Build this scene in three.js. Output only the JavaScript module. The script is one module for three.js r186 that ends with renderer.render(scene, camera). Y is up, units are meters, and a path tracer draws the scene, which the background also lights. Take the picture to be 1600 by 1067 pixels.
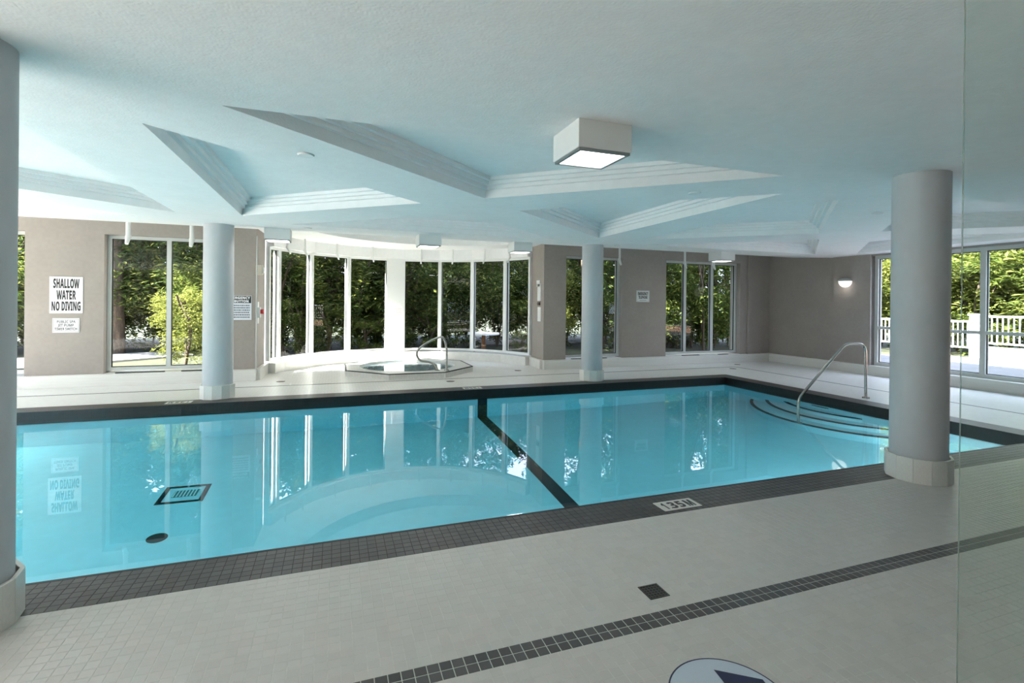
import * as THREE from 'three';
import { RectAreaLightUniformsLib } from 'three/addons/lights/RectAreaLightUniformsLib.js';
import { mergeGeometries } from 'three/addons/utils/BufferGeometryUtils.js';
import { RoundedBoxGeometry } from 'three/addons/geometries/RoundedBoxGeometry.js';

RectAreaLightUniformsLib.init();
const scene = new THREE.Scene();
const renderer = new THREE.WebGLRenderer();
renderer.toneMapping = THREE.LinearToneMapping;
renderer.toneMappingExposure = 2.95;
renderer.shadowMap.enabled = true;

// ---------- camera (plan coordinates: X along the pool, D away from the viewer = -z) ----------
const EYE = 1.44, FOCAL = 778.876, CY = 475.474, PITCH = 0.0023, ROLL = 0.0101, YAW = 0.3413;
const camera = new THREE.PerspectiveCamera(2 * Math.atan(533.5 / FOCAL) * 180 / Math.PI, 1600 / 1067, 0.05, 400);
{
  const fw = new THREE.Vector3(Math.sin(YAW) * Math.cos(PITCH), -Math.sin(PITCH), -Math.cos(YAW) * Math.cos(PITCH));
  const rt = new THREE.Vector3(Math.cos(YAW), 0, Math.sin(YAW));
  const up = new THREE.Vector3().crossVectors(rt, fw);
  const r2 = rt.clone().multiplyScalar(Math.cos(ROLL)).addScaledVector(up, Math.sin(ROLL));
  const u2 = up.clone().multiplyScalar(Math.cos(ROLL)).addScaledVector(rt, -Math.sin(ROLL));
  camera.quaternion.setFromRotationMatrix(new THREE.Matrix4().makeBasis(r2, u2, fw.clone().negate()));
  camera.position.set(0, EYE, 0);
  camera.setViewOffset(1600, 1067, 0, 533.5 - CY, 1600, 1067);
  camera.updateProjectionMatrix(); camera.updateMatrixWorld(true);
}

const POOL_LAMP = 33;
// ---------- sky and sun ----------
const SUN_ELEV = 40 * Math.PI / 180, SUN_SIDE = 0.03;   // the sun stands to the left, over the roof
const sunTravel = new THREE.Vector3(Math.cos(SUN_ELEV), -Math.sin(SUN_ELEV), -SUN_SIDE * Math.cos(SUN_ELEV)).normalize();
scene.background = new THREE.Color().setRGB(0.86, 0.97, 1.33);   // bright hazy sky
scene.backgroundIntensity = 2.4;
const sun = new THREE.DirectionalLight(new THREE.Color(1.0, 0.93, 0.91), 24);
sun.position.copy(sunTravel).multiplyScalar(-40);
sun.name = 'sun';
sun.castShadow = true;
sun.shadow.camera.left = sun.shadow.camera.bottom = -30; sun.shadow.camera.right = sun.shadow.camera.top = 30;
sun.shadow.camera.far = 100; sun.shadow.mapSize.set(4096, 4096);
scene.add(sun); scene.add(sun.target);

// ---------- helpers ----------
function rng(seed) { let s = seed >>> 0; return () => { s = (s + 0x6D2B79F5) >>> 0; let t = Math.imul(s ^ (s >>> 15), 1 | s); t = (t + Math.imul(t ^ (t >>> 7), 61 | t)) ^ t; return ((t ^ (t >>> 14)) >>> 0) / 4294967296; }; }
const V = (X, Y, D) => new THREE.Vector3(X, Y, -D);
const taken = {};
function numbered(name) { const n = taken[name] = (taken[name] ?? -1) + 1; return n ? `${name}_${String(n).padStart(3, '0')}` : name; }
function put(o, parent) { o.castShadow = true; o.receiveShadow = true; parent.add(o); return o; }
function mesh(name, geo, mat, parent) { const m = new THREE.Mesh(geo, mat); m.name = name; return put(m, parent); }
function tag(o, label, category, group, kind) { o.userData.label = label; o.userData.category = category; if (group) o.userData.group = group; if (kind) o.userData.kind = kind; return o; }
function thing(name, label, category, at = [0, 0, 0], group, kind) {
  const o = new THREE.Group(); o.name = numbered(name); o.position.copy(V(...at)); scene.add(o);
  return tag(o, label, category, group, kind);
}
function struct(name, label, category) { return thing(name, label, category, [0, 0, 0], null, 'structure'); }
// uv in metres by the face's main direction
function uvm(g0) {
  const g = g0.index ? g0.toNonIndexed() : g0; const p = g.attributes.position, n = p.count; const uv = new Float32Array(n * 2);
  const a = new THREE.Vector3(), b = new THREE.Vector3(), c = new THREE.Vector3();
  for (let i = 0; i < n; i += 3) {
    a.fromBufferAttribute(p, i); b.fromBufferAttribute(p, i + 1); c.fromBufferAttribute(p, i + 2);
    const nn = b.clone().sub(a).cross(c.clone().sub(a)); const ax = Math.abs(nn.x), ay = Math.abs(nn.y), az = Math.abs(nn.z);
    for (let k = 0; k < 3; k++) {
      const q = [a, b, c][k];
      const w = ay >= ax && ay >= az ? [q.x, -q.z] : (ax >= az ? [-q.z, q.y] : [q.x, q.y]);
      uv[(i + k) * 2] = w[0]; uv[(i + k) * 2 + 1] = w[1];
    }
  }
  g.setAttribute('uv', new THREE.BufferAttribute(uv, 2)); return g;
}
function bx(x0, x1, y0, y1, d0, d1) { const g = new THREE.BoxGeometry(x1 - x0, y1 - y0, d1 - d0); g.translate((x0 + x1) / 2, (y0 + y1) / 2, -(d0 + d1) / 2); return uvm(g); }
function rbx(x0, x1, y0, y1, d0, d1, r = 0.006) { const g = new RoundedBoxGeometry(x1 - x0, y1 - y0, d1 - d0, 2, r); g.translate((x0 + x1) / 2, (y0 + y1) / 2, -(d0 + d1) / 2); return g; }
function cyl(r0, r1, y0, y1, X, D, seg = 24) { const g = new THREE.CylinderGeometry(r1, r0, y1 - y0, seg); g.translate(X, (y0 + y1) / 2, -D); return g; }
function merge(list) { return mergeGeometries(list.map((g) => { const h = g.index ? g.toNonIndexed() : g; for (const k of Object.keys(h.attributes)) if (!['position', 'normal', 'uv'].includes(k)) h.deleteAttribute(k); return h; })); }
// a wall-like box standing on the plan line from (x0,d0) to (x1,d1), thickness t to the left/right by off
function lineBox(x0, d0, x1, d1, y0, y1, t, off = 0) {
  const L = Math.hypot(x1 - x0, d1 - d0); const g = new THREE.BoxGeometry(L, y1 - y0, t); const uvd = uvm(g);
  uvd.translate(0, (y0 + y1) / 2, off); uvd.rotateY(Math.atan2(d1 - d0, x1 - x0)); uvd.translate((x0 + x1) / 2, 0, -(d0 + d1) / 2); return uvd;
}
function tube(pts, r, seg = 60, radial = 14, tension = 0.5) { return new THREE.TubeGeometry(new THREE.CatmullRomCurve3(pts, false, 'centripetal', tension), seg, r, radial, false); }
// polyline with rounded bends
function bentTube(pts, r, bend, radial = 16) {
  const path = new THREE.CurvePath();
  let last = pts[0].clone();
  for (let i = 1; i < pts.length - 1; i++) {
    const b = Array.isArray(bend) ? bend[i - 1] : bend;
    const d0 = pts[i - 1].clone().sub(pts[i]).normalize(), d1 = pts[i + 1].clone().sub(pts[i]).normalize();
    const p0 = pts[i].clone().addScaledVector(d0, b), p1 = pts[i].clone().addScaledVector(d1, b);
    if (last.distanceTo(p0) > 1e-4) path.add(new THREE.LineCurve3(last, p0));
    path.add(new THREE.QuadraticBezierCurve3(p0, pts[i].clone(), p1)); last = p1;
  }
  path.add(new THREE.LineCurve3(last, pts[pts.length - 1]));
  return new THREE.TubeGeometry(path, 96, r, radial, false);
}

// ---------- procedural textures ----------
function dataTex(w, h, fn, srgb = true) {
  const d = new Uint8Array(w * h * 4);
  for (let y = 0; y < h; y++) for (let x = 0; x < w; x++) { const c = fn(x, y); const i = (y * w + x) * 4; d[i] = c[0]; d[i + 1] = c[1]; d[i + 2] = c[2]; d[i + 3] = 255; }
  const t = new THREE.DataTexture(d, w, h); t.wrapS = t.wrapT = THREE.RepeatWrapping; t.magFilter = THREE.LinearFilter; t.minFilter = THREE.LinearMipmapLinearFilter; t.generateMipmaps = true;
  if (srgb) t.colorSpace = THREE.SRGBColorSpace; t.needsUpdate = true; return t;
}
function noiseField(n, cells, seed) { // tiling value noise
  const r = rng(seed), g = Array.from({ length: cells * cells }, r); const out = new Float32Array(n * n);
  const s = (t) => t * t * (3 - 2 * t);
  for (let y = 0; y < n; y++) for (let x = 0; x < n; x++) {
    const fx = x / n * cells, fy = y / n * cells, ix = Math.floor(fx), iy = Math.floor(fy), tx = s(fx - ix), ty = s(fy - iy);
    const q = (i, j) => g[((iy + j) % cells) * cells + (ix + i) % cells];
    out[y * n + x] = (q(0, 0) * (1 - tx) + q(1, 0) * tx) * (1 - ty) + (q(0, 1) * (1 - tx) + q(1, 1) * tx) * ty;
  }
  return out;
}
const PITCH_T = 0.0497; // tile module
function gridTex(tile, grout, seed, vary) { // 8 x 8 tiles on 512 px
  const n = 512, c = 64, r = rng(seed), tone = Array.from({ length: 64 }, () => (r() - 0.5) * vary), nf = noiseField(n, 64, seed + 1);
  return dataTex(n, n, (x, y) => {
    const lx = x % c, ly = y % c, g = lx < 2 || ly < 2 || lx >= c - 2 || ly >= c - 2; const k = Math.floor(x / c) + 8 * Math.floor(y / c);
    const f = (nf[y * n + x] - 0.5) * 6 + (g ? 0 : tone[k]);
    return (g ? grout : tile).map((v) => Math.max(0, Math.min(255, v + f)));
  });
}
function gridBump() { return dataTex(512, 512, (x, y) => { const lx = x % 64, ly = y % 64, e = Math.min(lx, ly, 63 - lx, 63 - ly); const v = e < 2 ? 60 : e < 5 ? 60 + (e - 2) * 50 : 210; return [v, v, v]; }, false); }
function perMetre(t, m) { const c = t.clone(); c.repeat.set(1 / m, 1 / m); c.needsUpdate = true; return c; }
const bumpGrid = perMetre(gridBump(), PITCH_T * 8);
const stipple = (() => { const a = noiseField(512, 128, 5), b = noiseField(512, 32, 6); return perMetre(dataTex(512, 512, (x, y) => { const v = 255 * (0.6 * a[y * 512 + x] + 0.4 * b[y * 512 + x]); return [v, v, v]; }, false), 1.1); })();
function mottled(base, amp, seed, metres, cells = [8, 48]) {
  const a = noiseField(256, cells[0], seed), b = noiseField(256, cells[1], seed + 1);
  return perMetre(dataTex(256, 256, (x, y) => { const f = amp * (a[y * 256 + x] + b[y * 256 + x] - 1); return base.map((v) => Math.max(0, Math.min(255, v * (1 + f)))); }), metres);
}
const std = (o) => new THREE.MeshStandardMaterial(o), phys = (o) => new THREE.MeshPhysicalMaterial(o);

// ---------- materials ----------
const M = {
  ceiling: std({ map: mottled([243, 243, 242], 0.015, 11, 2.3), roughness: 0.9, bumpMap: stipple, bumpScale: 0.0012 }),
  wall: std({ map: mottled([160, 152, 145], 0.03, 21, 1.7), roughness: 0.85 }),
  outerWall: std({ map: mottled([190, 186, 180], 0.05, 25, 1.7), roughness: 0.9 }),
  column: std({ map: mottled([194, 196, 198], 0.02, 31, 1.3), roughness: 0.55 }),
  whiteTile: std({ map: perMetre(gridTex([214, 213, 207], [196, 194, 188], 3, 7), PITCH_T * 8), roughness: 0.35, bumpMap: bumpGrid, bumpScale: 0.0008 }),
  glazedTile: std({ map: mottled([222, 221, 215], 0.03, 41, 0.4), roughness: 0.3 }),
  darkTile: std({ map: perMetre(gridTex([56, 53, 52], [44, 42, 42], 4, 12), PITCH_T * 8), roughness: 0.4, bumpMap: bumpGrid, bumpScale: 0.0008 }),
  waterline: std({ map: perMetre(gridTex([33, 31, 31], [26, 25, 25], 9, 8), PITCH_T * 8), roughness: 0.35, bumpMap: bumpGrid, bumpScale: 0.0008 }),
  grout: std({ map: mottled([196, 195, 187], 0.06, 43, 0.6), roughness: 0.9 }),
  darkGrout: std({ map: mottled([50, 48, 47], 0.08, 44, 0.6), roughness: 0.9 }),
  plaster: std({ map: mottled([205, 226, 232], 0.02, 51, 2.9), roughness: 0.7 }),
  blackLine: std({ color: 0x14181c, roughness: 0.5 }),
  frame: std({ color: 0xc9ccc8, roughness: 0.45, metalness: 0.1 }),
  whiteFrame: std({ color: 0xe6e8e4, roughness: 0.4 }),
  gasket: std({ color: 0x1c1f1e, roughness: 0.6 }),
  glass: phys({ color: 0xf4faf6, transmission: 1, thickness: 0, roughness: 0, ior: 1.3, metalness: 0 }),
  chrome: std({ color: 0xb9b6b0, roughness: 0.22, metalness: 1 }),
  darkMetal: std({ color: 0x5a5650, roughness: 0.4, metalness: 0.8 }),
  whitePaint: std({ color: 0xe9eae8, roughness: 0.5 }),
  greyPaint: std({ color: 0xbfc2c0, roughness: 0.5 }),
  bezel: std({ color: 0x9da09e, roughness: 0.4, metalness: 0.6 }),
  lamp: std({ color: 0xffffff, roughness: 0.5, emissive: new THREE.Color(1, 0.98, 0.95), emissiveIntensity: 3.0 }),
  concrete: std({ map: mottled([160, 156, 150], 0.07, 61, 2.1), roughness: 0.9 }),
  terracePaving: std({ map: mottled([104, 103, 106], 0.09, 68, 2.1), roughness: 0.9 }),
  terracotta: std({ map: mottled([205, 165, 145], 0.08, 66, 1.3), roughness: 0.9 }),
  soil: std({ map: mottled([52, 56, 32], 0.35, 63, 3.1, [10, 60]), roughness: 1 }),
  bark: std({ map: mottled([78, 66, 54], 0.4, 64, 0.6, [12, 80]), roughness: 0.95 }),
  bark2: std({ map: mottled([60, 56, 50], 0.4, 65, 0.6, [12, 80]), roughness: 0.95 }),
};
const leafMat = (r, g, b) => phys({ color: new THREE.Color().setRGB(r, g, b), roughness: 1, specularIntensity: 0.1, transmission: 0.45, thickness: 0, side: THREE.DoubleSide });
const LEAF = [leafMat(0.05, 0.08, 0.016), leafMat(0.085, 0.115, 0.022), leafMat(0.026, 0.04, 0.012), leafMat(0.20, 0.22, 0.05)];

// ---------- plan of the place ----------
const H = 2.555, T = PITCH_T;
const COP0 = 2.8645, COPW = 0.32, NEAR_IN = COP0 + COPW;              // near coping
const FAR_OUT = 8.308, FAR_IN = FAR_OUT - COPW;
const RIGHT_OUT = 7.70, RIGHT_IN = RIGHT_OUT - COPW, LEFT_IN = -5.6, LEFT_OUT = LEFT_IN - COPW;
const STRIP1 = COP0 - 18 * T, STRIP0 = STRIP1 - 2 * T;
const WALL_D = 10.08, CURB_D = 9.98, GLASS_D = 10.25, OUT_D = 10.42, WALL_X = 10.75, CURB_X = 10.65, LEFT_X = -7.6, BACK_D = -2.2;
const BC = [1.5, 9.83], BR = 3.0, BAY0 = -1.35, BAY1 = 4.32;
const SILL = 0.2, HEAD = 2.52, WATER = -0.13, BOTTOM = -1.48;
const ceilY = (d) => d <= 8.35 ? H : d <= 9.35 ? H + (d - 8.35) * 0.09 : d <= 10.08 ? 2.645 + (d - 9.35) * (0.115 / 0.73) : 2.76;
const onArc = (deg, r = BR) => [BC[0] + r * Math.sin(deg * Math.PI / 180), BC[1] + r * Math.cos(deg * Math.PI / 180)];

// ---------- floor ----------
const floor = struct('floor', 'white mosaic tiled pool deck with dark tile bands', 'floor');
{
  const TD0 = COP0 - 42 * T, near = merge([bx(-2.6, 8.6, -0.3, -0.0008, TD0, COP0), bx(LEFT_X - 0.2, -2.6, -0.3, -0.0008, STRIP0, STRIP1), bx(8.6, CURB_X + 0.3, -0.3, -0.0008, STRIP0, STRIP1)]);
  mesh('grout_bed', near, M.grout, floor);
  mesh('coping_bed', bx(LEFT_OUT, RIGHT_OUT, -0.3, -0.0008, COP0, NEAR_IN), M.darkGrout, floor);
  const far = [bx(LEFT_X - 0.2, CURB_X + 0.3, -0.3, 0, FAR_OUT, 10.4), bx(RIGHT_OUT, CURB_X + 0.3, -0.3, 0, COP0, FAR_OUT), bx(LEFT_X - 0.2, LEFT_OUT, -0.3, 0, COP0, FAR_OUT),
    bx(LEFT_X - 0.2, CURB_X + 0.3, -0.3, 0, BACK_D - 0.2, TD0), bx(LEFT_X - 0.2, -2.6, -0.3, 0, TD0, STRIP0), bx(LEFT_X - 0.2, -2.6, -0.3, 0, STRIP1, COP0), bx(8.6, CURB_X + 0.3, -0.3, 0, TD0, STRIP0), bx(8.6, CURB_X + 0.3, -0.3, 0, STRIP1, COP0)];
  const s = new THREE.Shape(); s.moveTo(BAY0 - 0.2, 10.4); s.lineTo(BAY1 + 0.2, 10.4);
  for (let a = 75; a >= -75; a -= 5) { const [x, d] = onArc(a, BR + 0.1); if (d > 10.4) s.lineTo(x, d); }
  const e = new THREE.ExtrudeGeometry(s, { depth: 0.3, bevelEnabled: false }); e.rotateX(-Math.PI / 2); e.translate(0, -0.3, 0);
  far.push(uvm(e));
  mesh('deck_tiles', merge(far), M.whiteTile, floor);
  const cop = [bx(LEFT_OUT, RIGHT_OUT, -0.3, 0, FAR_IN, FAR_OUT), bx(RIGHT_IN, RIGHT_OUT, -0.3, 0, NEAR_IN, FAR_IN), bx(LEFT_OUT, LEFT_IN, -0.3, 0, NEAR_IN, FAR_IN)];
  mesh('dark_coping', merge(cop), M.darkTile, floor);
  // thin dark line set in the far and end decks
  const lineF = bx(LEFT_X, 8.85, 0.0005, 0.0016, 9.25, 9.285), lineR = bx(8.84, 8.875, 0.0005, 0.0016, -1, 9.285);
  mesh('deck_line', merge([lineF, lineR]), M.blackLine, floor);
}
// near deck: every mosaic tile is a piece of its own
function tileGeo(s, h = 0.006, c = 0.0012) {
  const a = s / 2, b = a - c, P = [];
  const quad = (p, q, r, t) => P.push(...p, ...q, ...r, ...p, ...r, ...t);
  const o = [[-a, -c, a], [a, -c, a], [a, -c, -a], [-a, -c, -a]], i = [[-b, 0, b], [b, 0, b], [b, 0, -b], [-b, 0, -b]];
  quad(i[0], i[1], i[2], i[3]);
  for (let k = 0; k < 4; k++) quad(o[k], o[(k + 1) % 4], i[(k + 1) % 4], i[k]);
  const g = new THREE.BufferGeometry(); g.setAttribute('position', new THREE.Float32BufferAttribute(P, 3)); g.computeVertexNormals();
  return uvm(g);
}
{
  const geo = tileGeo(T - 0.0026), r = rng(77), v = new THREE.Vector3();
  const toneSet = (base, amp, rough) => [-1, 0, 1].map((k) => std({ color: new THREE.Color().setRGB(...base.map((c) => c * (1 + k * amp))), roughness: rough }));
  const light = toneSet([0.52, 0.495, 0.465], 0.025, 0.32), dark = toneSet([0.066, 0.061, 0.06], 0.16, 0.38);
  const sets = [
    { name: 'tile', mats: light, base: [0.52, 0.495, 0.465], amp: 0.035, d0: COP0 - 42 * T, n: 42, x0: -2.6, x1: 8.6, skip: (k) => k === 22 || k === 23 },
    { name: 'strip_tile', mats: dark, base: [0.07, 0.067, 0.066], amp: 0.25, d0: STRIP0, n: 2, x0: -7.5, x1: 10.6, skip: () => false },
    { name: 'coping_tile', mats: dark, base: [0.066, 0.061, 0.06], amp: 0.25, d0: COP0, n: 6, x0: LEFT_OUT, x1: RIGHT_OUT, skip: () => false },
  ];
  const spots = [[1.52, 2.112, 0.075], [2.34, 2.98, 0.165, 0.08]];
  for (const s of sets) {
    const all = [];
    for (let k = 0; k < s.n; k++) {
      if (s.skip(k)) continue;
      for (let x = s.x0 + T / 2; x < s.x1; x += T) {
        const d = s.d0 + (k + 0.5) * T;
        if (spots.some(([a, b, e, f]) => Math.abs(x - a) < e - 0.012 && Math.abs(d - b) < (f ?? e) - 0.012)) continue;
        v.set(x, 0, -d).applyMatrix4(camera.matrixWorldInverse); const depth = -v.z;
        v.set(x, 0, -d).project(camera); const seen = depth > 0 && Math.abs(v.x) < 1 && Math.abs(v.y) < 1 && (x > -1.35 || d < 2.6);
        all.push({ x, d, key: seen ? depth : 99 + depth, tone: Math.floor(r() * 3), t: r() });
      }
    }
    all.sort((p, q) => p.key - q.key);
    all.slice(0, 300).forEach((p) => { const m = mesh(s.name, geo, s.mats[p.tone], floor); m.position.set(p.x, 0, -p.d); });
    const rest = all.slice(300); if (!rest.length) continue;
    const im = new THREE.InstancedMesh(geo, std({ color: 0xffffff, roughness: s.mats[0].roughness }), rest.length); const m4 = new THREE.Matrix4(), col = new THREE.Color();
    rest.forEach((p, i) => { im.setMatrixAt(i, m4.makeTranslation(p.x, 0, -p.d)); im.setColorAt(i, col.setRGB(...s.base.map((c) => c * (1 + (p.t - 0.5) * 2 * s.amp)))); });
    im.name = s.name + '_field'; im.userData.kind = 'stuff'; put(im, floor);
  }
  mesh('nosing', bx(LEFT_OUT, RIGHT_OUT, -0.05, 0, COP0 + 6 * T + 0.001, NEAR_IN), M.blackLine, floor);
}

// ---------- pool basin ----------
const pool = struct('pool_basin', 'pale plastered swimming pool basin with dark waterline tiles', 'pool');
{
  const b = [bx(LEFT_IN - 0.2, RIGHT_IN + 0.2, BOTTOM - 0.2, BOTTOM, NEAR_IN - 0.2, FAR_IN + 0.2),
    bx(LEFT_IN - 0.2, RIGHT_IN + 0.2, BOTTOM, -0.26, FAR_IN, FAR_IN + 0.2), bx(LEFT_IN - 0.2, RIGHT_IN + 0.2, BOTTOM, -0.26, NEAR_IN - 0.2, NEAR_IN),
    bx(RIGHT_IN, RIGHT_IN + 0.2, BOTTOM, -0.26, NEAR_IN, FAR_IN), bx(LEFT_IN - 0.2, LEFT_IN, BOTTOM, -0.26, NEAR_IN, FAR_IN)];
  mesh('shell', merge(b), M.plaster, pool);
  const w = [bx(LEFT_IN, RIGHT_IN, -0.26, -0.002, FAR_IN - 0.008, FAR_IN + 0.01), bx(LEFT_IN, RIGHT_IN, -0.26, -0.05, NEAR_IN - 0.01, NEAR_IN + 0.008),
    bx(RIGHT_IN - 0.008, RIGHT_IN + 0.01, -0.26, -0.002, NEAR_IN, FAR_IN), bx(LEFT_IN - 0.01, LEFT_IN + 0.008, -0.26, -0.002, NEAR_IN, FAR_IN)];
  mesh('waterline_tiles', merge(w), M.waterline, pool);
  const line = [bx(2.25, 2.41, BOTTOM, BOTTOM + 0.003, NEAR_IN, FAR_IN), bx(2.25, 2.41, BOTTOM, -0.2, FAR_IN - 0.012, FAR_IN), bx(2.25, 2.41, BOTTOM, -0.2, NEAR_IN, NEAR_IN + 0.012)];
  mesh('lane_line', merge(line), M.blackLine, pool);
  // curved entry steps at the end wall
  const CX = 8.45, CD = 5.9;
  const radii = [1.77, 1.52, 1.27, 1.08], tops = [-1.1, -0.85, -0.6, -0.37];
  radii.forEach((r, i) => {
    const half = Math.acos((CX - RIGHT_IN) / r), s = new THREE.Shape(); const n = 40;
    for (let k = 0; k <= n; k++) { const a = -half + 2 * half * k / n, x = CX - r * Math.cos(a), d = CD + r * Math.sin(a); k ? s.lineTo(x, d) : s.moveTo(x, d); }
    const h = tops[i] - (i ? tops[i - 1] : BOTTOM);
    const e = new THREE.ExtrudeGeometry(s, { depth: h, bevelEnabled: false }); e.rotateX(-Math.PI / 2); e.translate(0, tops[i] - h, 0);
    const st = mesh('step', uvm(e), M.plaster, pool);
    const nose = new THREE.Shape();
    for (let k = 0; k <= n; k++) { const a = -half + 2 * half * k / n, x = CX - (r + 0.004) * Math.cos(a), d = CD + (r + 0.004) * Math.sin(a); k ? nose.lineTo(x, d) : nose.moveTo(x, d); }
    for (let k = n; k >= 0; k--) { const a = -half + 2 * half * k / n; nose.lineTo(CX - (r - 0.05) * Math.cos(a), CD + (r - 0.05) * Math.sin(a)); }
    const ng = new THREE.ExtrudeGeometry(nose, { depth: 0.05, bevelEnabled: false }); ng.rotateX(-Math.PI / 2); ng.translate(0, tops[i] - 0.045, 0);
    mesh('step_nosing', ng, M.blackLine, st);
  });
}
const waterMat = (d, col, att) => phys({ color: 0xffffff, transmission: 1, thickness: d, roughness: 0, ior: 1.33, attenuationColor: new THREE.Color().setRGB(...col), attenuationDistance: att });
{
  const w = mesh('pool_water', bx(LEFT_IN - 0.005, RIGHT_IN + 0.005, BOTTOM - 0.01, WATER, NEAR_IN - 0.005, FAR_IN + 0.005), waterMat(1.35, [0.40, 0.83, 0.90], 2.6), scene);
  tag(w, 'still turquoise water filling the swimming pool', 'water', null, 'stuff');
}
{ // main drain with black tile border, and the black disc on the bottom
  const t = thing('main_drain', 'square pool drain with black tile border on the pool bottom', 'drain', [-1.46, BOTTOM, 6.02]);
  const o = 0.21, i = 0.165, hgt = 0.006;
  for (const [a, b, c, d] of [[-o, o, -o, -i], [-o, o, i, o], [-o, -i, -i, i], [i, o, -i, i]]) mesh('border_tile', bx(a, b, 0, hgt, c, d), M.blackLine, t);
  mesh('grate', bx(-0.1, 0.12, 0, 0.005, -0.07, 0.09), std({ color: 0x5f7f80, roughness: 0.5 }), t);
  for (let k = 0; k < 7; k++) mesh('grate_bar', bx(-0.095 + k * 0.031, -0.085 + k * 0.031, 0.005, 0.009, -0.065, 0.085), M.whitePaint, t);
  const d = mesh(numbered('diving_disc'), cyl(0.08, 0.08, BOTTOM, BOTTOM + 0.006, -1.45, 5.14, 40), M.blackLine, scene);
  tag(d, 'round black safety disc on the pool bottom', 'disc');
}

// underwater lamps in the near pool wall, under the coping
for (const X of [-4.6, -2.2, 0.2, 2.6, 4.9, 6.8]) {
  const t = thing('pool_lamp', 'round underwater lamp in the near pool wall', 'pool lamp', [X, -0.72, NEAR_IN], 'underwater lamps in the near pool wall');
  const c = new THREE.CylinderGeometry(0.15, 0.15, 0.02, 32); c.rotateX(Math.PI / 2); c.translate(0, 0, -0.01); mesh('rim', c, M.chrome, t);
  const e = new THREE.CylinderGeometry(0.125, 0.125, 0.01, 32); e.rotateX(Math.PI / 2); e.translate(0, 0, -0.02); mesh('lens', e, M.lamp, t);
  const L = new THREE.RectAreaLight(new THREE.Color(1, 0.96, 0.98), POOL_LAMP * (X > 4 ? 1.65 : 0.9), 0.22, 0.22); L.name = 'pool_lamp_glow'; L.position.set(0, 0, -0.03); t.add(L);
}

// ---------- walls ----------
function pane(parent, x0, d0, x1, d1, y0, y1) { const g = lineBox(x0, d0, x1, d1, y0, y1, 0.002); const p = new THREE.PlaneGeometry(Math.hypot(x1 - x0, d1 - d0), y1 - y0); p.rotateY(Math.atan2(d1 - d0, x1 - x0)); p.translate((x0 + x1) / 2, (y0 + y1) / 2, -(d0 + d1) / 2); g.dispose(); return mesh('pane', p, M.glass, parent); }
let nWin = 0;
function windowBetween(x0, d0, x1, d1, splits, label, { y0 = SILL + 0.03, y1 = HEAD, w = 0.055, depth = 0.09, mat = M.frame, rail = null, ends = true } = {}) {
  const g = struct('window_' + (++nWin), label, 'window'); g.name = 'window_' + nWin;
  const L = Math.hypot(x1 - x0, d1 - d0), ux = (x1 - x0) / L, ud = (d1 - d0) / L; const at = (s) => [x0 + ux * s, d0 + ud * s];
  const bar = (name, s0, s1, ya, yb, t = depth) => mesh(name, lineBox(...at(s0), ...at(s1), ya, yb, t), mat, g);
  bar('head_frame', 0, L, y1 - w, y1); bar('sill_frame', 0, L, y0, y0 + w);
  const st = [0, ...splits.map((f) => f * L), L];
  if (ends) { bar('jamb_frame', 0, w, y0 + w, y1 - w); bar('jamb_frame', L - w, L, y0 + w, y1 - w); }
  for (let i = 1; i < st.length - 1; i++) bar('mullion', st[i] - w * 0.6, st[i] + w * 0.6, y0 + w, y1 - w, depth);
  if (rail !== null) for (let i = 0; i < st.length - 1; i++) bar('rail', st[i] + w * 0.6, st[i + 1] - w * 0.6, rail - 0.03, rail + 0.03, depth * 0.9);
  for (let i = 0; i < st.length - 1; i++) {
    const a = st[i] + (i ? w * 0.6 : w), b = st[i + 1] - (i < st.length - 2 ? w * 0.6 : w);
    pane(g, ...at(a), ...at(b), y0 + w, y1 - w);
    const gk = (s0, s1, ya, yb) => mesh('gasket', lineBox(...at(s0), ...at(s1), ya, yb, 0.03), M.gasket, g);
    gk(a, a + 0.01, y0 + w, y1 - w); gk(b - 0.01, b, y0 + w, y1 - w); gk(a, b, y0 + w, y0 + w + 0.012); gk(a, b, y1 - w - 0.012, y1 - w);
  }
  return g;
}
const ROOF = 3.15;
const farWins = [[-6.25, -4.66, [0.5], 'tall window at the far wall beside the shallow water sign'], [-3.62, -1.95, [0.53], 'tall two-pane window between the shallow water sign and the bay'], [4.86, 6.3, [0.5], 'tall window just right of the bay, behind a column'], [7.52, 9.78, [0.29, 0.655], 'tall three-pane window in the dim corner of the far wall']];
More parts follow.
